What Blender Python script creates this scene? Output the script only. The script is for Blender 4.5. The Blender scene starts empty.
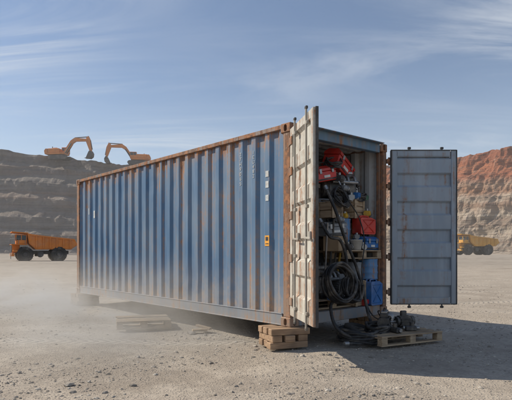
import bpy, math, random
from mathutils import Vector, Matrix, noise, Euler
random.seed(7)
R=math.radians
S=bpy.context.scene
COL=S.collection

# ------------------------------------------------------------ node helpers
class NT:
    def __init__(s,name):
        s.m=bpy.data.materials.new(name); s.m.use_nodes=True
        s.t=s.m.node_tree; s.t.nodes.clear()
        s.out=s.n('ShaderNodeOutputMaterial')
    def n(s,ty,**k):
        nd=s.t.nodes.new(ty)
        for a,b in k.items(): setattr(nd,a,b)
        return nd
    def l(s,a,b): s.t.links.new(a,b)
    def put(s,sock,v):
        if hasattr(v,'is_linked') or hasattr(v,'links'): s.l(v,sock)
        elif isinstance(v,(tuple,list)) and len(v)==3 and sock.type=='RGBA': sock.default_value=(*v,1)
        else: sock.default_value=v
    def co(s,kind='Object'): return s.n('ShaderNodeTexCoord').outputs[kind]
    def mp(s,v,scale=(1,1,1),rot=(0,0,0),loc=(0,0,0)):
        m=s.n('ShaderNodeMapping'); s.l(v,m.inputs[0]); m.inputs['Scale'].default_value=scale
        m.inputs['Rotation'].default_value=rot; m.inputs['Location'].default_value=loc; return m.outputs[0]
    def noise(s,v,scale,detail=4,rough=.55,dist=0):
        n=s.n('ShaderNodeTexNoise'); s.l(v,n.inputs['Vector']); n.inputs['Scale'].default_value=scale
        n.inputs['Detail'].default_value=detail; n.inputs['Roughness'].default_value=rough; n.inputs['Distortion'].default_value=dist
        return n.outputs[0]
    def math(s,op,a,b=0,c=0):
        n=s.n('ShaderNodeMath',operation=op)
        s.put(n.inputs[0],a); s.put(n.inputs[1],b); s.put(n.inputs[2],c); return n.outputs[0]
    def rng(s,v,a,b,c=0.,d=1.,smooth=True):
        n=s.n('ShaderNodeMapRange'); n.clamp=True
        if smooth: n.interpolation_type='SMOOTHSTEP'
        s.put(n.inputs[0],v)
        for i,x in enumerate((a,b,c,d)): s.put(n.inputs[i+1],x)
        return n.outputs[0]
    def mix(s,f,a,b,mode='MIX'):
        n=s.n('ShaderNodeMix',data_type='RGBA',blend_type=mode)
        s.put(n.inputs[0],f); s.put(n.inputs[6],a); s.put(n.inputs[7],b); return n.outputs[2]
    def sep(s,v):
        n=s.n('ShaderNodeSeparateXYZ'); s.l(v,n.inputs[0]); return n.outputs
    def ramp(s,v,pts,interp='LINEAR'):
        n=s.n('ShaderNodeValToRGB'); r=n.color_ramp; r.interpolation=interp
        while len(r.elements)<len(pts): r.elements.new(.5)
        for e,(p,c) in zip(r.elements,pts): e.position=p; e.color=(*c,1)
        s.put(n.inputs[0],v); return n.outputs[0]
    def bsdf(s,col,rough=.6,metal=0.,h=None,bs=.3,bd=.01,spec=None):
        b=s.n('ShaderNodeBsdfPrincipled'); s.put(b.inputs['Base Color'],col); s.put(b.inputs['Roughness'],rough)
        s.put(b.inputs['Metallic'],metal)
        if spec is not None: b.inputs['Specular IOR Level'].default_value=spec
        if h is not None:
            bp=s.n('ShaderNodeBump'); bp.inputs['Strength'].default_value=bs; bp.inputs['Distance'].default_value=bd
            s.put(bp.inputs['Height'],h); s.l(bp.outputs[0],b.inputs['Normal'])
        s.l(b.outputs[0],s.out.inputs[0]); return s.m

RUST1=(.31,.135,.06); RUST2=(.11,.052,.032); DUST=(.39,.335,.27)
def worn(name,c1,c2,rust=.5,rough=.55,streak=.35,fs=1.,zlo=None,zhi=None,dust=None,sc=1.,metal=0.):
    """painted steel: faded patches, rust streaks running down, chips, dust"""
    t=NT(name); o=t.co()
    big=t.noise(t.mp(o,(sc*1.1,sc*1.1,sc*.5)),1.6,3,.6)
    base=t.mix(t.rng(big,.35,.65),c1,c2)
    vs=t.noise(t.mp(o,(sc*7,sc*7,sc*.45)),1.7,3,.65)
    base=t.mix(t.rng(vs,.48,.72,0,.4),base,tuple(min(1,x*1.35+.04) for x in c1))
    st=t.noise(t.mp(o,(sc*9,sc*9,sc*streak),loc=(3,1,5)),1.3,5,.7)
    ch=t.noise(o,9*sc,6,.7)
    f=t.math('ADD',t.math('MULTIPLY',st,.5),t.math('MULTIPLY',ch,.3))
    f=t.math('ADD',f,t.math('MULTIPLY',big,.2))
    z=t.sep(o)[2]
    if zhi: f=t.math('ADD',f,t.rng(z,zhi[0],zhi[1],0,zhi[2]))
    if zlo: f=t.math('ADD',f,t.rng(z,zlo[0],zlo[1],zlo[2],0))
    th=.72-.3*rust
    rf=t.rng(f,th,th+.05)
    stain=t.rng(f,th-.08,th+.02,0,.5)
    rc=t.mix(t.rng(ch,.4,.62),RUST2,RUST1)
    c=t.mix(stain,base,(.24,.15,.10))
    c=t.mix(rf,c,rc)
    if dust:
        df=t.math('MULTIPLY',t.rng(z,dust[0],dust[1],dust[2],0),t.rng(ch,.25,.7,.5,1))
        c=t.mix(df,c,DUST)
    c=t.mix(t.rng(big,.3,.7,.0,.13),c,DUST)
    rr=t.math('ADD',t.math('MULTIPLY',rf,.3),rough)
    h=t.math('ADD',t.math('MULTIPLY',rf,-.4),t.math('MULTIPLY',ch,.6))
    return t.bsdf(c,rr,metal,h,.35,.004*fs)

def simple(name,c,rough=.6,metal=0.,var=.25,sc=8,dust=.25,bs=.3,bd=.004):
    t=NT(name); o=t.co(); n=t.noise(o,sc,4,.65)
    c2=tuple(x*(1-var) for x in c)
    cc=t.mix(t.rng(n,.3,.7),c2,c)
    cc=t.mix(t.rng(t.noise(t.mp(o,loc=(4,4,4)),sc*.5,4,.7),.45,.75,0,dust),cc,DUST)
    return t.bsdf(cc,t.rng(n,.3,.7,rough-.08,rough+.12),metal,n,bs,bd)

def woodm(name,c1,c2,axis=0):
    t=NT(name); o=t.co(); s=[14,14,14]; s[axis]=1.2
    n=t.noise(t.mp(o,tuple(s)),2.2,5,.65,.4)
    m=t.noise(o,4,2,.5)
    c=t.mix(t.rng(n,.3,.7),c1,c2)
    c=t.mix(t.rng(m,.45,.7,0,.5),c,tuple(x*.55 for x in c2))
    return t.bsdf(c,.85,0,n,.6,.004)

M={}
BLUE1=(.050,.124,.232); BLUE2=(.078,.158,.262)
M['side']=worn('blue_container_paint',BLUE1,BLUE2,rust=.475,streak=.13,zhi=(2.4,2.85,.11),zlo=(.3,.8,.07),dust=(.3,1.2,.5))
M['rail']=worn('container_rail_paint',(.12,.165,.22),(.16,.20,.25),rust=.56,zlo=(.2,.4,.03),dust=(.2,.6,.4))
M['toprail']=worn('rusty_top_rail',(.13,.13,.14),(.15,.11,.09),rust=.92)
M['post']=worn('rusty_corner_post',(.22,.12,.07),(.15,.11,.09),rust=.86,dust=(.2,1.2,.25))
M['header']=worn('header_paint',(.075,.15,.225),(.10,.185,.26),rust=.6)
M['inner']=worn('container_interior_paint',(.40,.43,.45),(.48,.50,.51),rust=.5,dust=(.3,1.4,.3))
M['doorin']=worn('door_inner_paint',(.235,.29,.35),(.30,.35,.41),rust=.5,dust=(-.1,.8,.3))
M['doorout']=worn('door_outer_paint',(.43,.43,.39),(.54,.53,.48),rust=.66,dust=(-.1,.9,.4))
M['gasket_and_light_stop']=simple('rubber_gasket',(.06,.06,.06),.8)
M['ply']=woodm('plywood_floor',(.20,.14,.09),(.12,.08,.05),1)
M['wood']=woodm('weathered_wood',(.46,.35,.23),(.28,.20,.13),0)
M['woody']=woodm('weathered_wood_cross',(.44,.33,.22),(.27,.19,.12),1)
M['timber']=woodm('timber_cribbing',(.40,.27,.165),(.23,.145,.09),0)
M['red']=simple('red_enamel',(.60,.035,.025),.38,0,.35,6,.25)
M['redp']=simple('red_plastic',(.64,.05,.03),.45,0,.3,6,.22)
M['bluep']=simple('blue_plastic',(.025,.15,.42),.42,0,.3,6,.28)
M['blued']=worn('blue_drum_paint',(.035,.16,.36),(.06,.20,.40),rust=.52,sc=2)
M['black']=simple('black_rubber',(.024,.024,.026),.6,0,.3,10,.35)
M['dark']=simple('dark_steel',(.085,.082,.08),.5,.4,.4,10,.45)
M['steel']=simple('bare_steel',(.38,.38,.38),.4,.7,.35,10,.3)
M['rod']=simple('galvanised_rod',(.36,.34,.30),.6,.15,.3,6,.4)
M['white']=simple('white_plastic',(.66,.65,.61),.5,0,.2,6,.3)
M['card']=simple('cardboard',(.42,.29,.17),.9,0,.2,5,.2)
M['grey']=simple('grey_enamel',(.24,.25,.26),.5,0,.3,6,.3)
M['green']=simple('green_enamel',(.05,.15,.09),.5,0,.3,6,.3)
M['yellow']=simple('yellow_plastic',(.60,.36,.03),.5,0,.25,6,.25)
M['orange']=simple('orange_label',(.80,.36,.03),.6,0,.2,20,.2)
M['mark']=simple('white_marking',(.54,.58,.60),.7,0,.35,30,.6)
M['mach_o']=simple('machine_orange',(.70,.22,.03),.55,0,.25,1.2,.25)
M['mach_y']=simple('machine_yellow',(.70,.36,.04),.55,0,.25,1.2,.25)
M['tyre']=simple('tyre_rubber',(.035,.034,.034),.85,0,.3,2,.4)
M['glass']=simple('cab_glass',(.03,.04,.05),.12,0,.1,2,.1)
M['mdark']=simple('machine_dark',(.06,.06,.062),.6,.2,.3,2,.4)
M['cloth']=simple('oily_canvas',(.19,.145,.10),.95,0,.5,9,.3,.8,.01)

# ------------------------------------------------------------ mesh builder
class MB:
    def __init__(s): s.v=[];s.f=[];s.mi=[];s.sm=[];s.mats=[];s.T=Matrix.Identity(4)
    def mat(s,k):
        if k not in s.mats: s.mats.append(k)
        return s.mats.index(k)
    def add(s,vs,fs,k,smooth=False,T=None):
        b=len(s.v); TT=s.T@T if T is not None else s.T
        s.v+= [tuple(TT@Vector(p)) for p in vs]; i=s.mat(k)
        for f in fs: s.f.append(tuple(b+x for x in f)); s.mi.append(i); s.sm.append(smooth)
    def box(s,c,d,k,rot=(0,0,0),ch=0.0):
        x,y,z=[q/2 for q in d]
        T=Matrix.Translation(c)@Matrix.LocRotScale(None,Euler(rot),None)
        if ch<=0:
            vs=[(-x,-y,-z),(x,-y,-z),(x,y,-z),(-x,y,-z),(-x,-y,z),(x,-y,z),(x,y,z),(-x,y,z)]
            fs=[(3,2,1,0),(4,5,6,7),(0,1,5,4),(1,2,6,5),(2,3,7,6),(3,0,4,7)]
            s.add(vs,fs,k,False,T); return
        ch=min(ch,x*.9,y*.9,z*.9)
        vs=[];idx={}
        for sx in(-1,1):
            for sy in(-1,1):
                for sz in(-1,1):
                    for a in range(3):
                        e=[ch,ch,ch]; e[a]=0
                        idx[(sx,sy,sz,a)]=len(vs)
                        vs.append((sx*(x-e[0]),sy*(y-e[1]),sz*(z-e[2])))
        fs=[]
        q=[(-1,-1),(1,-1),(1,1),(-1,1)]
        for a in range(3):
            for sg in(-1,1):
                f=[]
                for (u,w) in q:
                    p=[0,0,0]; p[a]=sg; p[(a+1)%3]=u; p[(a+2)%3]=w; f.append(idx[(*p,a)])
                fs.append(tuple(f if sg>0 else f[::-1]))
        for a in range(3):
            b,c2=(a+1)%3,(a+2)%3
            for sb in(-1,1):
                for scn in(-1,1):
                    def P(sa,face):
                        p=[0,0,0];p[a]=sa;p[b]=sb;p[c2]=scn;return idx[(*p,face)]
                    f=[P(-1,b),P(1,b),P(1,c2),P(-1,c2)]
                    fs.append(tuple(f if sb*scn<0 else f[::-1]))
        for sx in(-1,1):
            for sy in(-1,1):
                for sz in(-1,1):
                    f=[idx[(sx,sy,sz,a)] for a in range(3)]
                    fs.append(tuple(f if sx*sy*sz>0 else f[::-1]))
        s.add(vs,fs,k,False,T)
    def cyl(s,p0,p1,r,k,n=16,r1=None,caps=True):
        p0=Vector(p0);p1=Vector(p1);r1=r if r1 is None else r1
        d=(p1-p0); q=d.to_track_quat('Z','Y').to_matrix(); 
        A=[p0+q@Vector((r*math.cos(t*2*math.pi/n),r*math.sin(t*2*math.pi/n),0)) for t in range(n)]
        B=[p1+q@Vector((r1*math.cos(t*2*math.pi/n),r1*math.sin(t*2*math.pi/n),0)) for t in range(n)]
        s.add(A+B,[(i,(i+1)%n,n+(i+1)%n,n+i) for i in range(n)],k,True)
        if caps: s.add(A,[tuple(range(n))[::-1]],k); s.add(B,[tuple(range(n))],k)
    def lathe(s,p0,axis,prof,k,n=24,smooth=True):
        q=Vector(axis).to_track_quat('Z','Y').to_matrix(); p0=Vector(p0); vs=[];fs=[]
        for (r,h) in prof:
            for t in range(n):
                a=t*2*math.pi/n; vs.append(p0+q@Vector((r*math.cos(a),r*math.sin(a),h)))
        for j in range(len(prof)-1):
            for i in range(n): fs.append((j*n+i,j*n+(i+1)%n,(j+1)*n+(i+1)%n,(j+1)*n+i))
        s.add(vs,fs,k,smooth)
    def prism(s,poly,y0,y1,k,axis='y'):
        n=len(poly)
        def P(a,b,h): return {'y':(a,h,b),'x':(h,a,b),'z':(a,b,h)}[axis]
        A=[P(a,b,y0) for a,b in poly];B=[P(a,b,y1) for a,b in poly]
        ar=sum(poly[i][0]*poly[(i+1)%n][1]-poly[(i+1)%n][0]*poly[i][1] for i in range(n))
        fl=(ar>0)==(axis!='y')
        F=[tuple(range(n))[::-1],tuple(range(n,2*n))]+[(i,(i+1)%n,n+(i+1)%n,n+i) for i in range(n)]
        if not fl: F=[f[::-1] for f in F]
        s.add(A+B,F,k)
    def tube(s,pts,r,k,n=8,sub=6):
        P=[Vector(p) for p in pts]
        if sub>1:
            Q=[]
            for i in range(len(P)-1):
                a=P[max(i-1,0)];b=P[i];c=P[i+1];d=P[min(i+2,len(P)-1)]
                for j in range(sub):
                    t=j/sub
                    Q.append(.5*((2*b)+(c-a)*t+(2*a-5*b+4*c-d)*t*t+(3*b-a-3*c+d)*t**3))
            Q.append(P[-1]); P=Q
        vs=[];fs=[];up=Vector((0.1,0.2,1)).normalized()
        for i,p in enumerate(P):
            d=(P[min(i+1,len(P)-1)]-P[max(i-1,0)]); 
            if d.length<1e-6: d=Vector((0,0,1))
            d.normalize(); up=(up-d*up.dot(d)); 
            if up.length<1e-3: up=d.orthogonal()
            up.normalize(); sd=d.cross(up)
            for t in range(n):
                a=2*math.pi*t/n; vs.append(p+up*r*math.cos(a)+sd*r*math.sin(a))
        for j in range(len(P)-1):
            for i in range(n): fs.append((j*n+i,(j*n+(i+1)%n),(j+1)*n+(i+1)%n,(j+1)*n+i))
        fs.append(tuple(range(n))[::-1]); fs.append(tuple(len(P)*n-n+i for i in range(n)))
        s.add(vs,fs,k,True)
    def done(s,name,parent=None,loc=None,rot=None,scale=None):
        me=bpy.data.meshes.new(name); me.from_pydata(s.v,[],s.f)
        for k in s.mats: me.materials.append(M[k])
        me.polygons.foreach_set('material_index',s.mi); me.polygons.foreach_set('use_smooth',s.sm)
        me.update(); ob=bpy.data.objects.new(name,me); COL.objects.link(ob)
        if parent: ob.parent=parent
        if loc is not None: ob.location=loc
        if rot is not None: ob.rotation_euler=rot
        if scale is not None: ob.scale=scale
        return ob
def empty(name,loc=(0,0,0),rot=(0,0,0),scale=(1,1,1),parent=None):
    e=bpy.data.objects.new(name,None); COL.objects.link(e); e.location=loc; e.rotation_euler=rot; e.scale=scale
    e.empty_display_size=.3
    if parent: e.parent=parent
    return e

# ------------------------------------------------------------ container
W,L,Z0,Z1=2.09,6.95,.25,2.84
P0=Vector((.43,6.34,0)); ANG=math.atan2(.656,.7546)
CM=Matrix.Translation(P0)@Matrix.Rotation(ANG,4,'Z')
def cw(x,y,z): return CM@Vector((x,y,z))
cont=empty('shipping_container',P0,(0,0,ANG))
def corr(a0,a1,pitch,depth,flat):
    n=max(1,round((a1-a0)/pitch)); p=(a1-a0)/n; sl=(p-2*flat)/2; out=[]
    for i in range(n):
        b=a0+i*p
        out+=[(b,0),(b+flat,0),(b+flat+sl,depth),(b+2*flat+sl,depth)]
    out.append((a1,0)); return out
def sheet(prof,z0,z1,fn,k,name,nz=14,dent=.004):
    mb=MB(); vs=[];fs=[];m=len(prof)
    for j in range(nz+1):
        z=z0+(z1-z0)*j/nz
        for a,o in prof:
            e=0
            if 0<j<nz:
                e=dent*noise.noise(Vector((a*1.1,z*.8,3.1)))*1.5+ .0006*noise.noise(Vector((a*9,z*5,1)))
                q=noise.noise(Vector((a*1.7+9,z*1.9,8)))
                if q>.22: e+=dent*5*(q-.22)
            vs.append(fn(a,o+e,z))
    for j in range(nz):
        for i in range(m-1): fs.append((j*m+i,j*m+i+1,(j+1)*m+i+1,(j+1)*m+i))
    mb.add(vs,fs,k); ob=mb.done(name,cont)
    return ob
zb,zt=Z0+.155,Z1-.06
pr=corr(.14,L-.14,.278,.038,.082)
sheet(pr,zb,zt,lambda a,o,z:(.025+o,a,z),'side','side_panel_left',30,.0032)
pi=corr(.14,L-.14,.278,.045,.078)
sheet(pi,zb,zt,lambda a,o,z:(W-.025-o,a,z),'inner','side_panel_right',10)
sheet(corr(.12,W-.12,.25,.045,.07),zb,zt,lambda a,o,z:(a,L-.03-o,z),'side','end_panel',8)
mb=MB(); rp=corr(.14,L-.14,.209,.02,.06); m=len(rp); vs=[]
for x in (.05,W-.05):
    for a,o in rp: vs.append((x,a,Z1-.03-o))
mb.add(vs,[(i,i+1,m+i+1,m+i) for i in range(m-1)],'inner'); mb.done('roof_panel',cont)
mb=MB()
for i in range(7): mb.box((.08+.138+i*.278,L/2,Z0+.14),(.272,L-.2,.03),'ply',ch=.003)
mb.done('floor_boards',cont)
mb=MB()
for i in range(22): mb.box((W/2,.3+i*.3,Z0+.065),(W-.12,.045,.11),'mdark')
mb.done('cross_members',cont)
mb=MB()
for x in(.0,W):
    sx=1 if x==0 else -1
    mb.box((x+sx*.032,L/2,Z1-.035),(.06,L-.32,.06),'toprail',ch=.006)
    mb.box((x+sx*.02,L/2,Z0+.085),(.012,L-.32,.13),'rail')
    mb.box((x+sx*.035,L/2,Z0+.156),(.06,L-.32,.012),'rail',ch=.003)
    mb.box((x+sx*.035,L/2,Z0+.014),(.065,L-.32,.014),'rail',ch=.003)
mb.done('side_rails',cont)
mb=MB()
for x in(0,W):
    for y in(0,L):
        sx=1 if x==0 else -1; sy=1 if y==0 else -1
        mb.box((x+sx*.05,y+sy*.07,(Z0+Z1)/2),(.09,.13,Z1-Z0-.24),'post',ch=.008)
        mb.box((x+sx*.108,y+sy*.085,(Z0+Z1)/2),(.025,.05,Z1-Z0-.24),'post',ch=.004)
mb.done('corner_posts',cont)
mb=MB()
mb.box((W/2,.06,Z1-.075),(W-.34,.10,.13),'header',ch=.006)
mb.box((W/2,.0,Z1-.012),(W-.36,.16,.012),'header',ch=.003)
mb.box((W/2,.07,Z0+.075),(W-.34,.12,.15),'rail',ch=.006)
mb.box((W/2,L-.06,Z1-.06),(W-.34,.10,.11),'side'); mb.box((W/2,L-.06,Z0+.07),(W-.34,.10,.14),'rail')
mb.done('end_frames',cont)
def capsule(mb,c,axis,w,h,d):
    pts=[]
    for i in range(9):
        a=math.pi*i/8; pts.append((w/2*math.cos(a), (h/2-w/2)+w/2*math.sin(a)))
    for i in range(9):
        a=math.pi+math.pi*i/8; pts.append((w/2*math.cos(a), -(h/2-w/2)+w/2*math.sin(a)))
    if axis=='x': mb.prism([(p[0]+c[1],p[1]+c[2]) for p in pts],c[0]-d,c[0]+d,'mdark','x')
    else: mb.prism([(p[0]+c[0],p[1]+c[2]) for p in pts],c[1]-d,c[1]+d,'mdark','y')
for x in(0,W):
    for y in(0,L):
        for z in(Z0,Z1):
            sx=1 if x==0 else -1; sy=1 if y==0 else -1; sz=1 if z==Z0 else -1
            c=(x+sx*.078,y+sy*.086,z+sz*.059)
            mb=MB(); mb.box(c,(.164,.180,.122),'post',ch=.01); ob=mb.done('corner_casting',cont)
            for ax in 'xy':
                cb=MB()
                cc=(x,c[1],c[2]) if ax=='x' else (c[0],y,c[2])
                capsule(cb,cc,ax,.055,.09,.045); cu=cb.done('cutter')
                cu.parent=cont
                md=ob.modifiers.new('b','BOOLEAN'); md.object=cu; md.operation='DIFFERENCE'; md.solver='EXACT'
                dg=bpy.context.evaluated_depsgraph_get(); me=bpy.data.meshes.new_from_object(ob.evaluated_get(dg))
                ob.modifiers.clear(); ob.data=me; bpy.data.objects.remove(cu)
DH,DW=2.34,1.0; DZ=Z0+.155
def door(name,side,loc,ang,kin,kout,rod):
    e=empty(name,loc,(0,0,ang),parent=cont)
    s=side
    mb=MB()
    mb.box((s*.05,0,DH/2),(.10,.05,DH),kout,ch=.005); mb.box((s*(DW-.04),0,DH/2),(.08,.05,DH),kout,ch=.005)
    mb.box((s*DW/2,0,.05),(DW-.184,.046,.10),kout,ch=.004); mb.box((s*DW/2,0,DH-.05),(DW-.184,.046,.10),kout,ch=.004)
    mb.done('door_frame',e)
    prof=[];n=5;z0,z1=.10,DH-.10;p=(z1-z0)/n
    for i in range(n):
        b=z0+i*p; prof+=[(b,0),(b+p*.36,0),(b+p*.44,.034),(b+p*.92,.034)]
    prof.append((z1,0)); m=len(prof)
    for yy,kk,nm in((-.018,kout,'outer_panel'),(-.015,kin,'inner_panel')):
        mb=MB(); vs=[]; NX=8
        for ix in range(NX+1):
            x=s*(.1+(DW-.18)*ix/NX)
            for a,o in prof: vs.append((x,yy+o+.004*noise.noise(Vector((x*3,a*3,ix))),a))
        mb.add(vs,[(j*m+i,j*m+i+1,(j+1)*m+i+1,(j+1)*m+i) for j in range(NX) for i in range(m-1)],kk); mb.done(nm,e)
    mb=MB()
    mb.box((s*.055,.0275,DH/2),(.07,.005,DH-.03),kin); mb.box((s*(DW-.045),.0275,DH/2),(.055,.005,DH-.03),kin)
    mb.box((s*DW/2,.0275,.05),(DW-.20,.005,.07),kin); mb.box((s*DW/2,.0275,DH-.05),(DW-.20,.005,.07),kin)
    mb.box((s*.008,.022,DH/2),(.018,.03,DH+.01),'gasket_and_light_stop'); mb.box((s*(DW+.004),.022,DH/2),(.009,.03,DH+.01),'gasket_and_light_stop')
    mb.box((s*DW/2,.022,-.004),(DW,.03,.008),'gasket_and_light_stop'); mb.box((s*DW/2,.022,DH+.004),(DW,.03,.008),'gasket_and_light_stop')
    if s>0: mb.box((-s*.022,.006,DH/2),(.05,.014,DH-.02),'gasket_and_light_stop')  # added strip, blocks the sun streak through the hinge gap
    mb.done('gasket_and_light_stop',e)
    mb=MB()
    for fx in(.30,.80):
        x=s*fx*DW
        mb.cyl((x,-.042,-.05),(x,-.042,DH+.05),.013,rod,12)
        for z in(.12,.75,1.3,DH-.12): mb.box((x,-.034,z),(.07,.035,.04),rod,ch=.005)
        for z in(-.05,DH+.045): mb.box((x,-.04,z),(.05,.03,.035),'dark',ch=.006)
        mb.box((x+s*.08,-.054,.95),(.24,.010,.025),rod,ch=.004,rot=(0,R(3),0)); mb.box((x+s*.14,-.036,.98),(.05,.03,.08),rod,ch=.004)
    mb.done('lock_rods',e)
    mb=MB()
    for z in(.18,.72,1.25,1.8,DH-.16):
        mb.cyl((-s*.012,-.03,z-.06),(-s*.012,-.03,z+.06),.016,'post',12); mb.box((s*.05,-.031,z),(.13,.012,.10),'post',ch=.003)
        mb.box((-s*.03,-.01,z),(.05,.04,.07),'post',ch=.003)
    mb.done('hinges',e)
    return e
door('door_left',1,(.005,-.028,DZ),R(-121),'doorin','doorout','rod')
door('door_right',-1,(W+.02,-.045,DZ),R(139),'doorin','doorin','rod')
def glyphs(txt,y,z,h,name='marking',k='mark'):
    c=bpy.data.curves.new(name,'FONT'); c.body='\n'.join(txt); c.size=h; c.space_line=.92; c.align_x='CENTER'; c.extrude=.0008
    o=bpy.data.objects.new(name,c); COL.objects.link(o)
    dg=bpy.context.evaluated_depsgraph_get(); me=bpy.data.meshes.new_from_object(o.evaluated_get(dg)); bpy.data.objects.remove(o)
    ob=bpy.data.objects.new(name,me); COL.objects.link(ob); me.materials.clear(); me.materials.append(M[k])
    ob.parent=cont; ob.matrix_local=Matrix.Translation((.0195,y,z))@Matrix(((0,0,-1,0),(-1,0,0,0),(0,1,0,0),(0,0,0,1)))
pp=(L-.28)/round((L-.28)/.278)
flatc=lambda i:.14+i*pp+.039
glyphs('IEU482',flatc(2),2.54,.07); glyphs('27H906S',flatc(3),2.55,.075)
mb=MB()
for z,hh in((2.24,.08),(2.10,.09),(1.92,.08)): mb.box((.0215,flatc(1),z),(.002,.06,hh),'mark')
mb.box((.0215,flatc(1),1.35),(.003,.085,.14),'orange'); mb.box((.0195,flatc(1),1.375),(.002,.05,.05),'black'); mb.box((.0195,flatc(1),1.31),(.002,.06,.012),'black')
mb.box((.0215,flatc(21),2.0),(.002,.07,.16),'mark'); mb.box((.0215,flatc(22),2.08),(.002,.03,.14),'mark')
mb.done('labels',cont)

# ------------------------------------------------------------ object builders
def pallet(loc,rz,w=1.0,d=.8,tilt=(0,0),broken=False,name='wooden_pallet'):
    mb=MB(); n=6
    for j in(-1,0,1): mb.box((0,j*(d/2-.045),.008+.003),(w,.09,.018),'wood',ch=.002)
    for i in(-1,0,1):
        for j in(-1,0,1): mb.box((i*(w/2-.05),j*(d/2-.045),.055),(.095,.09,.07),'wood',ch=.004)
    for i in(-1,0,1): mb.box((i*(w/2-.05),0,.1),(.09,d,.018),'woody',ch=.002)
    for j in range(n):
        if broken and j==3: continue
        y=-d/2+.05+j*(d-.1)/(n-1)
        mb.box((random.uniform(-.01,.01),y,.12),(w*random.uniform(.97,1.01),.092,.018),'wood',rot=(0,0,random.uniform(-.015,.015)),ch=.002)
    return mb.done(name,None,loc,(tilt[0],tilt[1],rz))
def crate(name,loc,d,rz,tilt=(0,0),k='wood'):
    w,dd,h=d; mb=MB(); n=max(2,round(h/.1))
    mb.box((0,0,h/2),(w-.05,dd-.05,h-.04),'card')
    for i in range(n):
        z=h/n*(i+.5)
        for s in(-1,1):
            mb.box((0,s*(dd/2-.012),z),(w-.028,.018,h/n-.012),k,ch=.002); mb.box((s*(w/2-.012),0,z),(.018,dd-.045,h/n-.012),'woody',ch=.002)
    for sx in(-1,1):
        for sy in(-1,1): mb.box((sx*(w/2-.03),sy*(dd/2+.004),h/2),(.05,.014,h),k,ch=.002)
    for i in range(4): mb.box((0,-dd/2+dd/8+i*dd/4,h+.004),(w,dd/4-.01,.016),k,ch=.002)
    return mb.done(name,None,loc,(tilt[0],tilt[1],rz))
def toolbox(name,loc,d,rz,tilt=(0,0),k='red'):
    w,dd,h=d; mb=MB()
    mb.box((0,0,h*.33),(w,dd,h*.66),k,ch=.012); 
    mb.prism([(-dd/2-.006,h*.67),(dd/2+.006,h*.67),(dd/2+.006,h*.82),(dd*.3,h),(-dd*.3,h),(-dd/2-.006,h*.82)],-w/2-.005,w/2+.005,k,'x')
    for sx in(-.3,.3):
        mb.box((sx*w,-dd/2-.012,h*.66),(.04,.014,.07),'steel',ch=.003); mb.box((sx*w*.7,0,h+.012),(.025,.03,.035),'black',ch=.003)
    mb.tube([(-.21*w,0,h+.02),(-.2*w,0,h+.05),(.2*w,0,h+.05),(.21*w,0,h+.02)],.011,'black',8,4)
    mb.box((0,-dd/2-.004,h*.3),(w*.3,.006,h*.16),'white',ch=.001)
    mb.box((0,-dd/2-.006,h*.12),(w*.95,.006,.02),'black')
    return mb.done(name,None,loc,(tilt[0],tilt[1],rz))
def drum(name,loc,r,h,k,rot=(0,0,0),bung=True):
    mb=MB(); p=[(0.001,.0),(r*.9,0),(r*1.02,.0),(r*1.03,.012),(r,.025)]
    for f in(.33,.66): p+=[(r,h*f-.02),(r*1.035,h*f-.006),(r*1.035,h*f+.006),(r,h*f+.02)]
    p+=[(r,h-.025),(r*1.03,h-.012),(r*1.02,h),(r*.96,h),(r*.95,h-.012),(.001,h-.012)]
    mb.lathe((0,0,0),(0,0,1),p,k,28,True)
    if bung: mb.cyl((r*.6,0,h-.012),(r*.6,0,h+.004),r*.14,'steel',12); mb.cyl((-r*.6,.02,h-.012),(-r*.6,.02,h+.002),r*.08,'steel',10)
    return mb.done(name,None,loc,rot)
def jerrycan(name,loc,d,rz,k,tilt=(0,0)):
    w,dd,h=d; mb=MB()
    mb.prism([(-w/2+.02,0),(w/2-.02,0),(w/2,.02),(w/2,h*.82),(w*.22,h*.93),(-w/2+.02,h*.93),(-w/2,h*.88),(-w/2,.02)],-dd/2,dd/2,k,'y')
    mb.cyl((w*.34,0,h*.83),(w*.44,0,h*1.0),.03,'black',12)
    for y in((-dd*.3),0,(dd*.3)): mb.tube([(-w*.42,y,h*.9),(-w*.38,y,h),(w*.05,y,h),(w*.12,y,h*.92)],.012,k,8,4)
    for s in(-1,1):
        mb.tube([(-w*.33,s*(dd/2+.001),h*.15),(w*.33,s*(dd/2+.001),h*.75)],.009,k,6,1); mb.tube([(w*.33,s*(dd/2+.001),h*.15),(-w*.33,s*(dd/2+.001),h*.75)],.009,k,6,1)
        for z in (.1,.8): mb.tube([(-w*.4,s*dd/2,h*z),(w*.4,s*dd/2,h*z)],.008,k,6,1)
    return mb.done(name,None,loc,(tilt[0],tilt[1],rz))
def motor(name,loc,r,l,rz,k='grey',tilt=(0,0)):
    mb=MB(); mb.cyl((-l/2,0,r+.03),(l/2,0,r+.03),r*.88,k,20)
    for i in range(22):
        a=2*math.pi*i/22; mb.box((0,r*.92*math.cos(a),r+.03+r*.92*math.sin(a)),(l*.8,.012,.03) if abs(math.cos(a))<.7 else (l*.8,.03,.012),k)
    mb.cyl((-l/2-.03,0,r+.03),(-l/2,0,r+.03),r,k,20); mb.cyl((l/2,0,r+.03),(l/2+.05,0,r+.03),r*.97,'dark',20)
    mb.cyl((-l/2-.12,0,r+.03),(-l/2,0,r+.03),.018,'steel',10)
    mb.box((0,0,2*r+.06),(l*.4,r*.8,.09),k,ch=.01); mb.box((0,0,.012),(l*.7,r*1.7,.024),k,ch=.004); 
    for s in(-1,1): mb.box((0,s*r*.6,.06),(l*.5,.02,.12),k)
    return mb.done(name,None,loc,(tilt[0],tilt[1],rz))
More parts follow.
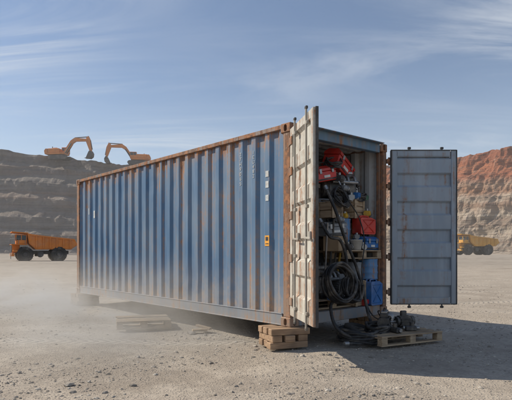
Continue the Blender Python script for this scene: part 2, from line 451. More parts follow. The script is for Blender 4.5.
def engine(name,loc,rz,s=1.,k='dark'):
    mb=MB(); mb.T=Matrix.Scale(s,4)
    mb.box((0,0,.17),(.46,.24,.22),k,ch=.02); mb.box((0,0,.33),(.44,.17,.10),k,ch=.015); mb.box((0,0,.40),(.40,.13,.05),'steel',ch=.012)
    mb.prism([(-.2,.06),(-.16,0),(.10,0),(.16,.06)],-.1,.1,k,'y')
    for i in range(4):
        x=-.165+i*.11; mb.tube([(x,-.08,.34),(x,-.15,.33),(x,-.18,.26)],.02,'steel',8,4); mb.cyl((x,0,.42),(x,0,.46),.018,'black',8)
    mb.cyl((-.2,-.18,.25),(.2,-.18,.25),.025,'steel',10)
    for (y,z,r) in((0,.12,.08),(.09,.27,.05),(-.09,.24,.045)): mb.cyl((.23,y,z),(.27,y,z),r,'dark',18); mb.cyl((.265,y,z),(.28,y,z),r*.5,'steel',12)
    mb.cyl((-.23,0,.17),(-.29,0,.17),.13,k,20)
    mb.tube([(-.1,.1,.42),(.1,.16,.38),(.22,.12,.25)],.012,'black',6,5)
    return mb.done(name,None,loc,(0,0,rz))
def tyre(name,loc,r,w,rot,k='tyre'):
    mb=MB(); p=[]
    for i in range(25):
        a=2*math.pi*i/24; c,s_=math.cos(a),math.sin(a)
        rr=r*.78+r*.22*(abs(c)**.6)*(1 if c>0 else -1); hh=w/2*(abs(s_)**.6)*(1 if s_>0 else -1); p.append((rr,hh))
    mb.lathe((0,0,0),(0,0,1),p,k,32)
    for i in range(32):
        a=2*math.pi*i/32
        for sg in(-1,1): mb.box(((r*1.0)*math.cos(a+sg*.05),(r*1.0)*math.sin(a+sg*.05),sg*w*.22),(.015,r*.1,w*.3),k,rot=(0,0,a+sg*.05))
    return mb.done(name,None,loc,rot)
def coil(name,loc,r,turns,tr,k,rot=(0,0,0),h=.1):
    pts=[];N=turns*12
    for i in range(N+1):
        a=2*math.pi*i/12; q=r*(1+.22*noise.noise(Vector((i*.13,r,1.3)))); pts.append((q*math.cos(a),q*math.sin(a),h*i/N+.016*math.sin(i*1.7)))
    mb=MB(); mb.tube(pts,tr,k,8,3); return mb.done(name,None,loc,rot)
def hose(name,pts,r,k='black'):
    mb=MB(); mb.tube([cw(*p) for p in pts],r,k,10,8); 
    for e in(0,-1):
        a=cw(*pts[e]); b=cw(*pts[1 if e==0 else -2]); d=(a-b).normalized(); mb.cyl(a-d*.01,a+d*.05,r*1.35,'steel',12)
    return mb.done(name)
def bucket(name,loc,r,h,k,rot=(0,0,0)):
    mb=MB(); mb.lathe((0,0,0),(0,0,1),[(.001,.004),(r*.8,0),(r,h-.01),(r*1.07,h-.01),(r*1.07,h),(r*.96,h),(r*.78,.015),(.001,.015)],k,24)
    mb.tube([(r*1.03,0,h-.02),(r*.9,r*.5,h-.1),(0,r*1.1,h-.13),(-r*.9,r*.5,h-.1),(-r*1.03,0,h-.02)],.005,'steel',6,5)
    return mb.done(name,None,loc,rot)
def carton(name,loc,d,rz,tilt=(0,0),k='card'):
    w,dd,h=d; mb=MB(); mb.box((0,0,h/2),(w,dd,h),k,ch=.006)
    mb.box((0,0,h+.001),(w*.99,.05,.002),'white'); 
    mb.box((0,-dd/2-.001,h*.6),(w*.3,.002,h*.2),'white'); mb.box((-w*.0,dd*.25,h+.004),(w*.98,dd*.47,.004),k,rot=(R(3),0,0))
    return mb.done(name,None,loc,(tilt[0],tilt[1],rz))
def rag(name,loc,w,d,drop,rz,seed):
    """crumpled canvas lying on a ledge with its front edge hanging down"""
    mb=MB(); vs=[]; nx,ny=18,20
    for j in range(ny+1):
        v=j/ny; s_=v*(d+drop)
        for i in range(nx+1):
            u=i/nx-.5; wr=.022*noise.noise(Vector((u*7,s_*9,seed)))+.012*noise.noise(Vector((u*17,s_*5,seed+4)))
            edge=.05*noise.noise(Vector((u*5,0,seed+8)))
            if s_<d: p=(u*w,d/2-s_,.02+wr+.01)
            else: p=(u*w*(1-.12*(s_-d)/drop),-d/2-.02+wr-.01*math.sin(u*25),.01-(s_-d)*(1+edge*2))
            vs.append(p)
    n=nx+1; mb.add(vs,[(j*n+i,j*n+i+1,(j+1)*n+i+1,(j+1)*n+i) for j in range(ny) for i in range(nx)],'cloth',True)
    return mb.done(name,None,loc,(0,0,rz))

A=ANG; F=Z0+.157
# --- floor layer
pallet(cw(1.0,.52,F),A,.95,.8)
crate('wooden_crate',cw(1.50,.22,F),(.30,.32,.36),A+.1)
jerrycan('jerrycan',cw(1.80,.08,F),(.30,.20,.38),A+.05,'bluep')
jerrycan('jerrycan',cw(1.80,.34,F),(.30,.20,.38),A-.05,'bluep')
drum('steel_drum',cw(1.80,.14,F+.385),.14,.30,'blued')
drum('steel_drum',cw(1.52,.20,F+.38),.125,.26,'grey')
engine('engine_block',cw(1.02,.38,F+.13),A+.2,1.1)
motor('electric_motor',cw(1.24,.22,F+.13),.12,.3,A+1.2,'grey')
pallet(cw(1.58,.38,F+.69),A-.03,.8,.7,name='wooden_pallet')
tyre('spare_tyre',cw(1.02,.62,F+.72),.32,.2,(R(70),0,A+.3))
# --- second layer
sh=F+.822
toolbox('toolbox',cw(1.80,.18,sh),(.34,.24,.20),A+.08,k='bluep')
bucket('plastic_bucket',cw(1.50,.13,sh),.09,.15,'white')
drum('steel_drum',cw(1.38,.36,sh),.17,.46,'blued')
jerrycan('fuel_can',cw(1.78,.20,sh+.235),(.32,.18,.27),A-.1,'redp')
crate('wooden_crate',cw(1.74,.52,sh),(.42,.3,.40),A)
carton('cardboard_box',cw(1.15,.25,sh-.02),(.26,.24,.22),A+.3)
toolbox('toolbox',cw(1.13,.27,sh+.205),(.36,.22,.20),A-.2,(0,R(-4)),'grey')
rag('canvas_rag',cw(1.60,.24,F+.655+.165),.18,.2,.16,A+.1,3)
# --- third layer
crate('wooden_crate',cw(1.66,.34,sh+.47),(.34,.26,.28),A+.2)
motor('electric_motor',cw(1.88,.46,sh+.42),.10,.22,A+.8,'dark')
drum('steel_drum',cw(1.16,.55,sh+.40),.17,.35,'grey')
crate('wooden_crate',cw(1.08,.26,sh+.45),(.30,.22,.22),A+.15)
engine('engine_block',cw(1.40,.38,sh+.73),A-.35,1.05)
coil('cable_coil',cw(1.72,.32,sh+.78),.14,6,.014,'black',(R(15),R(10),0),.10)
coil('cable_coil',cw(1.12,.16,sh+.74),.13,6,.013,'black',(R(70),R(10),A),.08)
toolbox('toolbox',cw(1.72,.42,sh+.89),(.32,.20,.17),A+.4,(0,R(6)),'dark')
tyre('small_wheel',cw(1.54,.26,sh+.86),.12,.08,(R(62),R(12),A))
rag('canvas_rag',cw(1.08,.26,sh+.675),.24,.2,.15,A+.15,9)
# --- top layer
toolbox('toolbox',cw(1.34,.38,sh+1.14),(.52,.27,.27),A+.25,(R(8),R(22)),'red')
toolbox('toolbox',cw(1.00,.34,sh+.98),(.36,.24,.22),A-.2,(0,R(-12)),'red')
carton('cardboard_box',cw(1.02,.62,sh+.76),(.42,.3,.3),A+.1,k='dark')
carton('cardboard_box',cw(1.50,.62,sh+.86),(.40,.3,.32),A+.3,k='card')
coil('cable_coil',cw(1.12,.26,sh+1.22),.11,5,.014,'black',(R(30),R(-12),A),.09)
# --- backfill deeper in the container
for (x,y,z,d,k) in((.55,1.3,F,(.9,.8,.9),0),(1.45,1.25,F,(.8,.7,.75),0),(1.45,1.25,F+.77,(.7,.6,.65),1),(.6,1.3,F+.92,(.8,.7,.7),1),(1.75,.95,F,(.5,.4,1.0),1),(1.5,1.2,F+1.43,(.5,.5,.45),0),(1.8,.85,F+1.02,(.36,.36,.4),0),(1.0,1.1,F+1.64,(.5,.5,.35),1)):
    if k: carton('cardboard_box',cw(x,y,z),d,A+random.uniform(-.1,.1),k=random.choice(['card','dark','grey']))
    else: crate('wooden_crate',cw(x,y,z),d,A+random.uniform(-.06,.06))
kk=['dark','steel','grey','yellow','red','black','green','bluep']
SM=[(1.30,.12,sh+.0),(1.62,.10,sh+.0),(1.50,.12,sh+.155),(1.32,.20,sh+.46),(1.92,.3,sh+.50),(1.45,.26,F+.37),(1.25,.10,F+.12),(.92,.10,F+.12),(1.38,.2,sh+.62),(1.52,.26,sh+.74),(1.12,.14,sh+.40),(1.75,.3,sh+.76),(1.62,.06,F+.0),(1.05,.08,F+.13),(1.86,.26,sh+.76),(1.60,.20,sh+.76),(1.2,.2,sh+.98),(1.42,.16,sh+.72),(1.28,.18,sh+.86),(1.86,.2,sh+.505)]
for i,(x,y,z) in enumerate(SM):
    k=kk[i%len(kk)]; s_=random.uniform(.85,1.25)
    mb=MB(); mb.T=Matrix.Scale(s_,4); mb.cyl((-.06,0,.04),(.06,0,.04),.04,k,14); mb.cyl((.06,0,.04),(.10,0,.04),.05,'steel',6); mb.box((0,0,.05),(.07,.09,.06),k,ch=.008); mb.cyl((0,0,.04),(0,0,.11),.02,'steel',8)
    mb.done('pump_fitting',None,cw(x,y,z),(0,0,random.uniform(0,3)))
for i in range(4):
    a=cw(.95+i*.14,.25+.04*i,F+.5); b=cw(.85+i*.17,.12+.03*i,F+1.2+.06*i)
    mb=MB(); mb.cyl(a,b,.014+.003*(i%2),['steel','dark','dark','yellow','steel'][i],10); mb.done('steel_pipe')
# --- hoses: one long loop hanging, coils at the doorway
hose('rubber_hose',[(.80,.1,F+1.66),(.86,-.02,F+1.35),(1.02,-.05,F+.98),(1.25,-.06,F+.60),(1.38,-.08,F+.25),(1.36,-.2,.30),(1.2,-.42,.1),(.9,-.55,.03),(.62,-.42,.03)],.022)
hose('rubber_hose',[(.72,.12,F+1.2),(.74,-.02,F+1.0),(.92,-.05,F+.95),(1.06,-.04,F+.7),(1.04,-.05,F+.35),(.82,-.05,F+.16),(.66,-.1,F+.05),(.62,-.25,.2),(.8,-.5,.05),(1.05,-.5,.03)],.022)
hose('electric_cable',[(1.1,.1,F+1.75),(1.18,0,F+1.5),(1.4,-.0,F+1.28),(1.5,-.02,F+.95),(1.42,-.03,F+.5),(1.5,-.05,F+.1),(1.45,-.2,.3),(1.6,-.4,.16)],.009)
coil('hose_coil',cw(.86,-.02,F+.36),.25,6,.02,'black',(R(80),R(8),A-.05),.16)
coil('hose_coil',cw(1.12,-.03,F+.26),.17,5,.018,'black',(R(74),R(-10),A+.1),.12)
coil('hose_coil',cw(.98,-.32,.02),.27,6,.022,'black',(0,R(4),0),.14)
# --- pallet outside with scrap
pallet(cw(1.48,-.50,0),A-.25,1.05,.8)
engine('engine_block',cw(1.42,-.42,.13),A+.5,.62)
motor('electric_motor',cw(1.72,-.52,.13),.07,.22,A-.3,'dark')
coil('hose_coil',cw(1.22,-.45,.14),.15,4,.02,'black',(R(10),0,0),.09)
tyre('old_tyre',cw(1.15,-.18,.11),.2,.12,(R(8),R(12),0))
for (x,y,z,r) in((1.58,-.72,.13,0),(1.85,-.35,.13,1),(1.30,-.68,.13,2),(1.62,-.32,.13,1.2)):
    mb=MB(); mb.box((0,0,.035),(.16,.09,.07),'dark',ch=.015); mb.cyl((-.1,0,.04),(.12,0,.04),.025,'steel',10); mb.cyl((.02,0,.05),(.02,0,.12),.03,'dark',12); mb.done('machine_part',None,cw(x,y,z),(0,0,r))
def cribbing(x,y,rz,seed):
    random.seed(seed); mb=MB()
    for l,(z) in enumerate((.042,.125,.208)):
        for j in(-1,0,1):
            if l%2==0: mb.box((random.uniform(-.02,.02),j*.15,z),(.52,.12,.08),'timber',rot=(0,0,random.uniform(-.04,.04)),ch=.006)
            else: mb.box((j*.18,random.uniform(-.02,.02),z),(.13,.44,.08),'timber',rot=(0,0,random.uniform(-.04,.04)),ch=.006)
    mb.done('timber_blocks',None,cw(x,y,0),(0,0,rz))
cribbing(.02,.14,A-.35,1); cribbing(W-.15,.2,A,2); cribbing(.12,L-.2,A,3); cribbing(W-.15,L-.2,A,4)
random.seed(11)
pallet((-1.84,8.2,-.005),.28,.84,.72,broken=True)
mb=MB(); mb.box((.0,0,.02),(.22,.09,.03),'wood',rot=(0,0,.3),ch=.003); mb.box((.05,.1,.05),(.26,.07,.03),'wood',rot=(0,.15,-.5),ch=.003); mb.done('wood_offcuts',None,(-.85,7.6,0))

# ------------------------------------------------------------ mining machines
def wheel(mb,x,y,r,w,k='tyre',rim='mach_o'):
    s=1 if y>0 else -1
    p=[(r*.55,-w/2),(r*.9,-w/2),(r,-w*.38),(r,w*.38),(r*.9,w/2),(r*.55,w/2)]
    mb.lathe((x,y,r),(0,1,0),p,k,28,False)
    mb.lathe((x,y,r),(0,s,0),[(r*.55,w/2),(r*.52,w*.3),(r*.3,w*.2),(r*.28,w*.4),(.01,w*.4)],rim,20,False)
    for i in range(24):
        a=2*math.pi*i/24
        mb.box((x+r*math.cos(a),y,r+r*math.sin(a)),(r*.07,w*.8,r*.12),k,rot=(0,-a,0))
def haul_truck(loc,rz,sc,k,name='haul_truck'):
    e=empty(name,loc,(0,0,rz),(sc,)*3)
    mb=MB()
    for y in(-1.35,1.35): wheel(mb,2.3,y,1.0,.7,rim='mdark')
    for y in(-1.55,-.85,.85,1.55): wheel(mb,-1.9,y,1.0,.6,rim='mdark')
    mb.done('wheels',e)
    mb=MB(); 
    for y in(-.5,.5): mb.box((0,y,1.25),(6.6,.3,.45),'mdark',ch=.03)
    mb.cyl((-1.9,-1.2,.95),(-1.9,1.2,.95),.3,'mdark'); mb.cyl((2.3,-1.1,.95),(2.3,1.1,.95),.2,'mdark')
    mb.cyl((.4,.9,.95),(.4,1.5,1.0),.38,'mdark'); mb.box((.3,-1.25,1.05),(1.1,.5,.7),'mdark',ch=.08)
    mb.done('chassis',e)
    mb=MB()
    mb.box((3.35,0,1.75),(.9,1.5,1.1),k,ch=.06); mb.box((3.83,0,1.7),(.05,1.25,.85),'mdark')
    for i in range(6): mb.box((3.87,0,1.38+i*.13),(.03,1.2,.03),'grey')
    mb.box((3.75,0,.95),(.35,3.1,.4),k,ch=.04); mb.box((3.0,0,2.3),(1.9,3.2,.1),k,ch=.02)
    for y in(-1.2,1.2): mb.box((3.3,y,1.45),(.9,.55,.25),k,ch=.04); mb.box((3.94,y,1.0),(.04,.3,.16),'white')
    for i in range(5): mb.box((3.98,.85,.5+i*.37),(.05,.5,.04),'grey')
    for y in(.6,1.1): mb.cyl((3.98,y,.4),(3.98,y,2.3),.025,'grey',6)
    for y in(-1.55,1.55):
        mb.tube([(2.1,y,3.1),(3.9,y,3.1)],.025,'grey',6,1)
        for x in(2.3,3.1,3.9): mb.cyl((x,y,2.35),(x,y,3.1),.025,'grey',6)
    mb.done('front_end',e)
    mb=MB(); mb.box((2.75,.75,2.62),(1.3,1.35,.55),k,ch=.05); mb.box((2.75,.75,3.58),(1.4,1.45,.1),k,ch=.03)
    mb.box((2.75,.75,3.2),(1.2,1.25,.66),'glass'); 
    for x in(2.12,2.75,3.38):
        for y in(.12,1.38): mb.box((x,y,3.2),(.09,.09,.68),k)
    mb.box((2.6,-.9,2.7),(1.0,.8,.7),'mdark',ch=.04); mb.cyl((2.6,-1.2,2.9),(2.6,-1.2,3.6),.1,'mdark',10); mb.box((3.45,1.75,3.0),(.06,.25,.5),'mdark')
    mb.done('cab',e)
    side=[(-4.3,2.35),(-3.4,1.75),(1.0,1.75),(1.75,2.5),(1.95,3.75),(-.3,3.45),(-3.9,3.1)]
    mb=MB()
    for y in(-1.72,1.64): mb.prism(side,y,y+.08,k,'y')
    mb.prism([(-4.3,2.35),(-3.4,1.75),(1.0,1.75),(1.75,2.5),(1.95,3.75),(2.05,3.75),(1.85,2.45),(1.03,1.65),(-3.44,1.65),(-4.35,2.3)],-1.64,1.64,k,'y')
    mb.prism([(1.95,3.75),(3.9,3.9),(3.9,4.0),(1.95,3.87)],-1.72,1.72,k,'y')
    for i in range(6):
        x=-3.3+i*.85; zt=3.12+(x+3.9)*.1
        for s in(-1,1): mb.box((x,s*1.78,(1.8+zt)/2),(.16,.12,zt-1.85),k)
    for s in(-1,1): mb.box((-1.1,s*1.79,3.28),(5.6,.14,.16),k,rot=(0,R(-6),0))
    for i in range(5): mb.box((2.9,-1.4+i*.7,3.83),(1.9,.1,.1),k,rot=(0,R(-4.4),0))
    mb.done('dump_body',e)
    return e
haul_truck((-24.6,58,-.05),R(180+30),.84,'mach_o')
haul_truck((61.5,142,0),R(180+12),1.45,'mach_y')
def excavator(loc,rz,sc,name='excavator'):
    e=empty(name,loc,(0,0,rz),(sc,)*3); k='mach_o'
    mb=MB()
    for y in(-1.2,1.2):
        mb.prism([(-2.0,.1),(-1.6,0),(1.6,0),(2.0,.1),(2.2,.45),(2.0,.8),(1.6,.9),(-1.6,.9),(-2.0,.8),(-2.2,.45)],y-.3,y+.3,'mdark','y')
        for i in range(18): mb.box((-1.7+i*.2,y,.91),(.12,.66,.05),'mdark'); mb.box((-1.7+i*.2,y,.0),(.12,.66,.04),'mdark')
    mb.box((0,0,.7),(1.8,1.9,.4),'mdark',ch=.05); mb.cyl((0,0,.85),(0,0,1.1),.7,'mdark',24); mb.done('tracks',e)
    mb=MB(); mb.box((-.6,0,1.3),(4.1,2.7,.35),k,ch=.05); mb.box((-1.0,0,1.95),(2.6,2.6,.95),k,ch=.1)
    mb.prism([(-2.9,1.15),(-2.3,1.15),(-2.3,2.35),(-2.75,2.35),(-3.05,1.9)],-1.35,1.35,'mach_o','y')
    mb.cyl((-1.5,-.6,2.4),(-1.5,-.6,2.9),.09,'mdark',10); mb.box((-.7,-.7,2.5),(.9,.7,.15),k,ch=.03)
    mb.done('house',e)
    mb=MB(); mb.box((.85,.85,1.8),(1.5,.95,.7),k,ch=.05); mb.box((.85,.85,2.45),(1.4,.88,.65),'glass',ch=.03); mb.box((.85,.85,2.85),(1.5,.98,.12),k,ch=.03)
    for x in(.15,.8,1.55):
        for y in(.41,1.29): mb.box((x,y,2.45),(.08,.06,.7),k)
    mb.done('cab',e)
    mb=MB()
    b=[(.7,1.5),(1.1,1.35),(2.9,3.6),(3.6,4.05),(6.3,4.05),(6.35,4.5),(3.4,4.8),(2.5,4.2)]
    mb.prism(b,-.36,.30,k,'y')
    mb.cyl((1.3,-.45,1.4),(2.7,-.45,3.6),.13,'mdark',10); mb.cyl((1.3,.4,1.4),(2.7,.4,3.6),.13,'mdark',10)
    mb.cyl((3.4,-.03,4.85),(6.4,-.03,4.98),.11,'mdark',10); mb.done('boom',e)
    mb=MB(); mb.prism([(6.5,5.15),(6.05,4.8),(6.0,3.9),(6.85,1.7),(7.25,1.75),(6.95,4.2)],-.26,.20,k,'y'); mb.cyl((6.95,-.03,4.2),(7.35,-.03,2.2),.09,'mdark',10); mb.done('stick',e)
    mb=MB()
    pr_=[(6.8,1.8),(7.2,1.85),(7.5,1.3),(7.4,.6),(6.9,.2),(6.1,.3),(6.0,.4),(6.8,.4),(7.15,.7),(7.2,1.2),(6.9,1.5)]
    mb.prism(pr_,-.65,.6,'mdark','y')
    for y in(-.68,.6): mb.prism([(6.8,1.8),(7.2,1.85),(7.5,1.3),(7.4,.6),(6.9,.2),(6.1,.3),(6.5,1.2)],y,y+.05,'mdark','y')
    for i in range(5): mb.box((5.95,-.58+i*.28,.32),(.35,.1,.08),'steel')
    mb.done('bucket',e)
    return e

# ------------------------------------------------------------ terrain
t=NT('dusty_gravel_ground'); o=t.co()
n1=t.noise(o,.12,3,.6); n2=t.noise(o,.9,5,.65); n3=t.noise(o,14,5,.7); n4=t.noise(o,70,3,.7)
c=t.mix(t.rng(n1,.35,.65),(.32,.272,.22),(.41,.355,.29))
c=t.mix(t.rng(n2,.42,.62,0,.75),c,(.48,.42,.345))
c=t.mix(t.rng(n3,.42,.64,0,.38),c,(.20,.172,.145))
c=t.mix(t.rng(n4,.55,.7,0,.45),c,(.51,.455,.385))
vn=t.n('ShaderNodeTexVoronoi'); t.l(o,vn.inputs['Vector']); vn.inputs['Scale'].default_value=34; vd=vn.outputs[0]
c=t.mix(t.rng(vd,.12,.36,.2,0),c,(.20,.18,.16))
# wheel tracks: pairs of wandering ruts with tread lugs
rp_=t.mp(o,rot=(0,0,R(-12))); rx,ry=t.sep(rp_)[:2]
wob=t.noise(t.mp(rp_,(.10,.10,1)),1,2,.5)
rv=t.math('ADD',ry,t.math('MULTIPLY',wob,7.))
fr=t.math('ABSOLUTE',t.math('SUBTRACT',t.math('FRACT',t.math('DIVIDE',rv,1.9)),.5))
rut=t.math('MULTIPLY',t.rng(fr,.09,.13,1,0),t.rng(t.noise(t.mp(rp_,(.06,.5,1),loc=(5,2,0)),1,2,.5),.48,.56))
lug=t.rng(t.math('SINE',t.math('MULTIPLY',t.math('ADD',rx,t.math('MULTIPLY',fr,1.6)),42.)),-.2,.5)
c=t.mix(t.math('MULTIPLY',rut,.55),c,(.45,.40,.335)); c=t.mix(t.math('MULTIPLY',t.math('MULTIPLY',rut,lug),.28),c,(.22,.195,.165))
h=t.math('ADD',t.math('MULTIPLY',n3,.5),t.math('ADD',t.math('MULTIPLY',n4,.25),t.rng(vd,.0,.45,.3,0)))
h=t.math('MULTIPLY',h,t.rng(rut,0,1,1,.4)); h=t.math('ADD',h,t.math('MULTIPLY',n2,1.2))
h=t.math('ADD',h,t.math('MULTIPLY',rut,t.math('SUBTRACT',t.math('MULTIPLY',lug,.5),.6)))
t.bsdf(c,.95,0,h,.9,.028,.2); M['ground']=t.m
def axis(lim,n,p=3.2):
    return [lim*(abs(u)**p)*(1 if u>0 else -1) for u in [2*i/n-1 for i in range(n+1)]]
xs=axis(600,300); ys=[y+7 for y in axis(600,300)]
def gz(x,y):
    v=.022*noise.noise(Vector((x*.9,y*.9,0)))+.010*noise.noise(Vector((x*3.1,y*3.1,4)))
    v+=.03*noise.noise(Vector((x*.25,y*.25,7)))
    d=math.hypot(x-.0,y-7.5)
    if d>25: v+=min(1,(d-25)/60)*.5*noise.noise(Vector((x*.03,y*.03,2)))
    return v-.02
vs=[(x,y,gz(x,y)) for y in ys for x in xs]; n=len(xs)
mb=MB(); mb.add(vs,[(j*n+i,j*n+i+1,(j+1)*n+i+1,(j+1)*n+i) for j in range(n-1) for i in range(n-1)],'ground',True); mb.done('ground')
t=NT('loose_stone'); o=t.co(); n2=t.noise(o,40,3,.6)
c=t.ramp(t.noise(o,9,0),[(.3,(.20,.18,.155)),(.45,(.31,.275,.235)),(.6,(.40,.355,.30)),(.7,(.50,.46,.40))])
c=t.mix(t.rng(n2,.4,.7,0,.4),c,(.24,.215,.185)); t.bsdf(c,.9,0,n2,.5,.005,.2); M['stone']=t.m
phi=(1+5**.5)/2
IV=[Vector(v).normalized() for v in [(-1,phi,0),(1,phi,0),(-1,-phi,0),(1,-phi,0),(0,-1,phi),(0,1,phi),(0,-1,-phi),(0,1,-phi),(phi,0,-1),(phi,0,1),(-phi,0,-1),(-phi,0,1)]]
IF=[(0,11,5),(0,5,1),(0,1,7),(0,7,10),(0,10,11),(1,5,9),(5,11,4),(11,10,2),(10,7,6),(7,1,8),(3,9,4),(3,4,2),(3,2,6),(3,6,8),(3,8,9),(4,9,5),(2,4,11),(6,2,10),(8,6,7),(9,8,1)]
def stones(name,cnt,gen):
    vs=[];fs=[]
    for _ in range(cnt):
        x,y,s=gen(); b=len(vs); a=random.uniform(0,6.3); ca,sa=math.cos(a),math.sin(a)
        sx,sy,sz=s*random.uniform(.8,1.4),s*random.uniform(.6,1),s*random.uniform(.35,.65); z=gz(x,y)+sz*.25
        for v in IV:
            j=random.uniform(.75,1.2); px,py,pz=v.x*sx*j,v.y*sy*j,v.z*sz*j
            vs.append((x+px*ca-py*sa,y+px*sa+py*ca,z+pz))
        fs+=[(b+p,b+q,b+r) for p,q,r in IF]
    mb=MB(); mb.add(vs,fs,'stone'); return mb.done(name)
def g1():
    while True:
        y=3.2+ (random.random()**1.6)*15; x=random.uniform(-.62,.62)*y
        if noise.noise(Vector((x*.7,y*.7,9)))*1.5+random.random()*.9>.3: break
    return x,y,min(.035,.0062*math.exp(random.gauss(0,.58)))
stones('gravel',19000,g1)
def g2():
    y=3.6+random.random()**1.2*18; x=random.uniform(-.6,.6)*y
    l=CM.inverted()@Vector((x,y,0))
    if -.1<l.x<W and -.9<l.y<L: x-=4
    return x,y,random.uniform(.014,.032)
stones('scattered_rocks',110,g2)
BR=[(-1.72,4.62,.05),(-1.6,4.4,.045),(-.95,7.5,.06),(-.75,7.45,.05),(-2.4,5.1,.035),(1.3,4.6,.03),(-3.2,7.8,.05),(-.5,5.6,.035),(-1.95,4.5,.03)]
it=iter(BR); stones('rocks',len(BR),lambda:next(it))

t=NT('grey_quarry_rock'); o=t.co(); z=t.sep(o)[2]
w=t.noise(t.mp(o,(.02,.02,.5)),1.6,5,.65,.3); n2=t.noise(o,.25,6,.7); n3=t.noise(t.mp(o,(.5,.5,.08)),1,4,.7)
c=t.mix(t.rng(w,.35,.65),(.13,.12,.117),(.225,.20,.182)); c=t.mix(t.rng(n2,.4,.7,0,.5),c,(.27,.23,.195)); c=t.mix(t.rng(n3,.5,.7,0,.4),c,(.095,.09,.092))
c=t.mix(t.rng(t.noise(t.mp(o,(.012,.012,.18),loc=(3,0,7)),1,3,.6),.48,.62,0,.5),c,(.24,.155,.115))
nz=t.sep(t.n('ShaderNodeNewGeometry').outputs['True Normal'])[2]
c=t.mix(t.rng(nz,.6,.9,0,.45),c,(.26,.225,.19))
t.bsdf(c,.95,0,t.math('ADD',n2,w),.8,.9,.1); M['rockg']=t.m
t=NT('red_quarry_rock'); o=t.co(); z=t.sep(o)[2]
wv=t.noise(t.mp(o,(.012,.012,.012)),1,2,.5)
n5=t.noise(o,.3,5,.7)
zz=t.math('ADD',z,t.math('MULTIPLY',t.math('SUBTRACT',wv,.5),12)); zz=t.math('ADD',zz,t.math('MULTIPLY',t.math('SUBTRACT',n5,.5),5))
c=t.ramp(t.math('DIVIDE',zz,45),[(.0,(.40,.34,.27)),(.14,(.36,.30,.24)),(.2,(.46,.39,.31)),(.30,(.30,.235,.18)),(.38,(.48,.41,.33)),(.47,(.36,.24,.17)),(.53,(.46,.39,.31)),(.60,(.37,.20,.12)),(.67,(.42,.29,.21)),(.74,(.36,.13,.07)),(.86,(.40,.15,.075)),(.94,(.31,.11,.06))])
sv=t.noise(t.mp(o,(.03,.03,1.1)),1.2,5,.7,.4); c=t.mix(t.rng(sv,.46,.62,0,.6),c,(.18,.11,.08))
c=t.mix(t.rng(n5,.5,.75,0,.35),c,(.48,.38,.30))
t.bsdf(c,.95,0,t.math('ADD',n5,sv),1.0,1.4,.1); M['rockr']=t.m

def wall(name,path,crest,nb,run,flat,k,nu=420,rag=1.0,seed=0,talus=6,tfrac=.3,trun=5.):
    """benched pit wall: each bench = talus slope + steep face + flat"""
    P=[Vector(p) for p in path]; ln=[0]
    for i in range(1,len(P)): ln.append(ln[-1]+(P[i]-P[i-1]).length)
    prof=[(-talus*2.2,-.01,0),(-talus,.012,0)]
    step=trun+run+flat
    for b in range(nb):
        base=b*step
        for j in range(4): prof.append((base+trun*j/4,(b+tfrac*j/4)/nb,1-j/4))
        for j in range(9): prof.append((base+trun+run*j/9,(b+tfrac+(1-tfrac)*j/9)/nb,0))
        for j in range(3): prof.append((base+trun+run+flat*j/3,(b+1)/nb,0))
    e=nb*step; prof+= [(e+5,1,0),(e+15,1.0,0),(e+60,1.0,0),(e+200,1.0,0)]
    m=len(prof); vs=[]
    for u in range(nu+1):
        s=ln[-1]*u/nu; i=0
        while i<len(P)-2 and s>ln[i+1]: i+=1
        f=(s-ln[i])/(ln[i+1]-ln[i]); p=P[i].lerp(P[i+1],f)
        d0=(P[i+1]-P[i]).normalized(); dn=(P[min(i+2,len(P)-1)]-P[min(i+1,len(P)-2)]).normalized(); dp=(P[i]-P[i-1]).normalized() if i>0 else d0
        d=(d0.lerp(dn,max(0,f-.5))if f>.5 else d0.lerp(dp,max(0,.5-f))).normalized()
        nrm=Vector((-d.y,d.x)); H=crest[i]+(crest[i+1]-crest[i])*f
        H+=1.2*noise.noise(Vector((s*.03,seed,0)))+.5*noise.noise(Vector((s*.21,seed,5)))
        for (a,hf,tf) in prof:
            z=hf*H
            ridg=1-abs(noise.noise(Vector((s*.10,z*.06,seed+30))))*2
            off=rag*(3.0*noise.noise(Vector((s*.045,z*.05,seed)))+2.0*ridg-1.2+1.1*noise.noise(Vector((s*.28,z*.25,seed+5)))+.8*noise.noise(Vector((s*.7,z*.5,seed+9))))
            zz=z+rag*(.7*noise.noise(Vector((s*.12,a*.2,seed+3)))+.5*noise.noise(Vector((s*.6,a*.5,seed+7))))*(1 if z>.5 else .3)
            if .5<z<H*.97: zz+=1.3*noise.noise(Vector((s*.018,hf*3,seed+60)))
            if tf>0: off-=rag*tf*2.0*max(0,noise.noise(Vector((s*.07,seed+b,40)))+.2)
            if hf<=0: zz=-.6; off*=.3
            q=p+nrm*(a+off); vs.append((q.x,q.y,zz))
    mb=MB(); mb.add(vs,[(j*m+i,(j+1)*m+i,(j+1)*m+i+1,j*m+i+1) for j in range(nu) for i in range(m-1)],k,False); return mb.done(name)
wall('quarry_wall',[(-300,40),(-170,115),(-84,147),(-40,157),(10,185),(60,235)],[42,40,37.5,33.6,33,35],6,1.2,2.0,'rockg',620,.65,1,5,.36,3.0)
wall('quarry_cliff',[(30,262),(62,226),(100,176),(150,110),(230,40)],[44,44,43.5,42,42],4,2.5,1.6,'rockr',560,1.35,20,9,.25,2.5)
excavator((-71.5,184,34.2),R(-6),1.66)
excavator((-44.5,189,33.2),R(180+8),1.6)

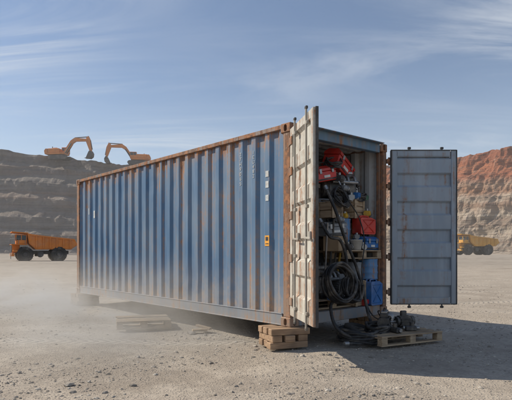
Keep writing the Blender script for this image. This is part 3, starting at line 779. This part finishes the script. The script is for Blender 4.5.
# ------------------------------------------------------------ airborne dust
t=NT('drifting_dust'); o=t.co(); X,Y,Z=t.sep(o)[:3]
nn=t.noise(t.mp(o,(.8,.6,1.5)),.9,3,.6,.8)
d=t.math('MULTIPLY',t.rng(nn,.36,.66),t.rng(Z,.02,1.25,1,0))
d=t.math('MULTIPLY',d,t.rng(Z,.1,.7,1,.4))
d=t.math('MULTIPLY',d,t.math('MULTIPLY',t.rng(X,-4.2,-1.0,.0,1.),t.rng(X,-.10,.0,1,.0)))
d=t.math('MULTIPLY',d,t.math('MULTIPLY',t.rng(Y,-.6,2.2,.0,.9),t.rng(Y,8.5,13.,1,0)))
vsn=t.n('ShaderNodeVolumeScatter'); vsn.inputs['Color'].default_value=(.95,.87,.77,1); vsn.inputs['Anisotropy'].default_value=.2
t.l(t.math('MULTIPLY',d,1.15),vsn.inputs['Density']); t.l(vsn.outputs[0],t.out.inputs['Volume']); M['dust']=t.m
mb=MB(); mb.box((-2.1,6.2,.65),(4.2,13.8,1.26),'dust'); mb.done('dust_cloud',None,P0,(0,0,ANG))
t=NT('valley_haze'); vsn=t.n('ShaderNodeVolumeScatter'); vsn.inputs['Color'].default_value=(.97,.92,.85,1); vsn.inputs['Density'].default_value=.0016
t.l(vsn.outputs[0],t.out.inputs['Volume']); M['haze']=t.m
mb=MB(); mb.box((0,100,30),(560,100,62),'haze'); mb.done('haze')

# ------------------------------------------------------------ light, sky
EL=38; az=Vector((-.97,.24)).normalized()
tosun=Vector((az.x*math.cos(R(EL)),az.y*math.cos(R(EL)),math.sin(R(EL))))
sl=bpy.data.lights.new('sun','SUN'); sl.energy=5.0; sl.angle=R(.5); sl.color=(1,.90,.75)
so=bpy.data.objects.new('sun',sl); COL.objects.link(so); so.rotation_euler=tosun.to_track_quat('Z','Y').to_euler(); so.location=(-20,10,20)
wd=bpy.data.worlds.new('World'); S.world=wd; wd.use_nodes=True; nt=wd.node_tree; nt.nodes.clear()
class WN(NT):
    def __init__(s,t): s.t=t
w=WN(nt); wo=w.n('ShaderNodeOutputWorld'); bg=w.n('ShaderNodeBackground'); w.l(bg.outputs[0],wo.inputs[0])
sky=w.n('ShaderNodeTexSky'); sky.sky_type='NISHITA'; sky.sun_disc=False; sky.sun_elevation=R(EL); sky.sun_rotation=math.atan2(az.x,az.y)%(2*math.pi)
sky.altitude=300; sky.air_density=1.0; sky.dust_density=.6; sky.ozone_density=2.0
v=w.co('Generated'); x,y,z=w.sep(v)[:3]
zz=w.math('ADD',w.math('MAXIMUM',z,0.),.16)
cb=w.n('ShaderNodeCombineXYZ'); w.l(w.math('DIVIDE',x,zz),cb.inputs[0]); w.l(w.math('DIVIDE',y,zz),cb.inputs[1])
cv=cb.outputs[0]
a=w.noise(w.mp(cv,(.45,1.7,1),rot=(0,0,R(40)),loc=(.7,.2,0)),1.3,8,.64,1.1)
b=w.noise(w.mp(cv,(.5,.8,1),rot=(0,0,R(30)),loc=(1.2,1,0)),.9,2,.5)
cl=w.math('MULTIPLY',w.rng(a,.42,.70),w.rng(b,.40,.58,.12,1))
cl=w.math('MULTIPLY',cl,.74)
hz=w.rng(z,0,.36,.62,0); col=w.mix(hz,sky.outputs[0],(5.8,6.2,6.7))
col=w.mix(cl,col,(6.6,6.9,7.2))
w.l(col,bg.inputs[0]); bg.inputs[1].default_value=.12

cam=bpy.data.cameras.new('camera'); co=bpy.data.objects.new('camera',cam); COL.objects.link(co)
co.location=(0,0,1.22); co.rotation_euler=(R(90),0,0); cam.lens=35.4; cam.sensor_width=36; cam.shift_y=.0986; cam.clip_end=3000; cam.clip_start=.05
S.camera=co
S.view_settings.view_transform='Standard'; S.view_settings.look='None'; S.view_settings.exposure=0
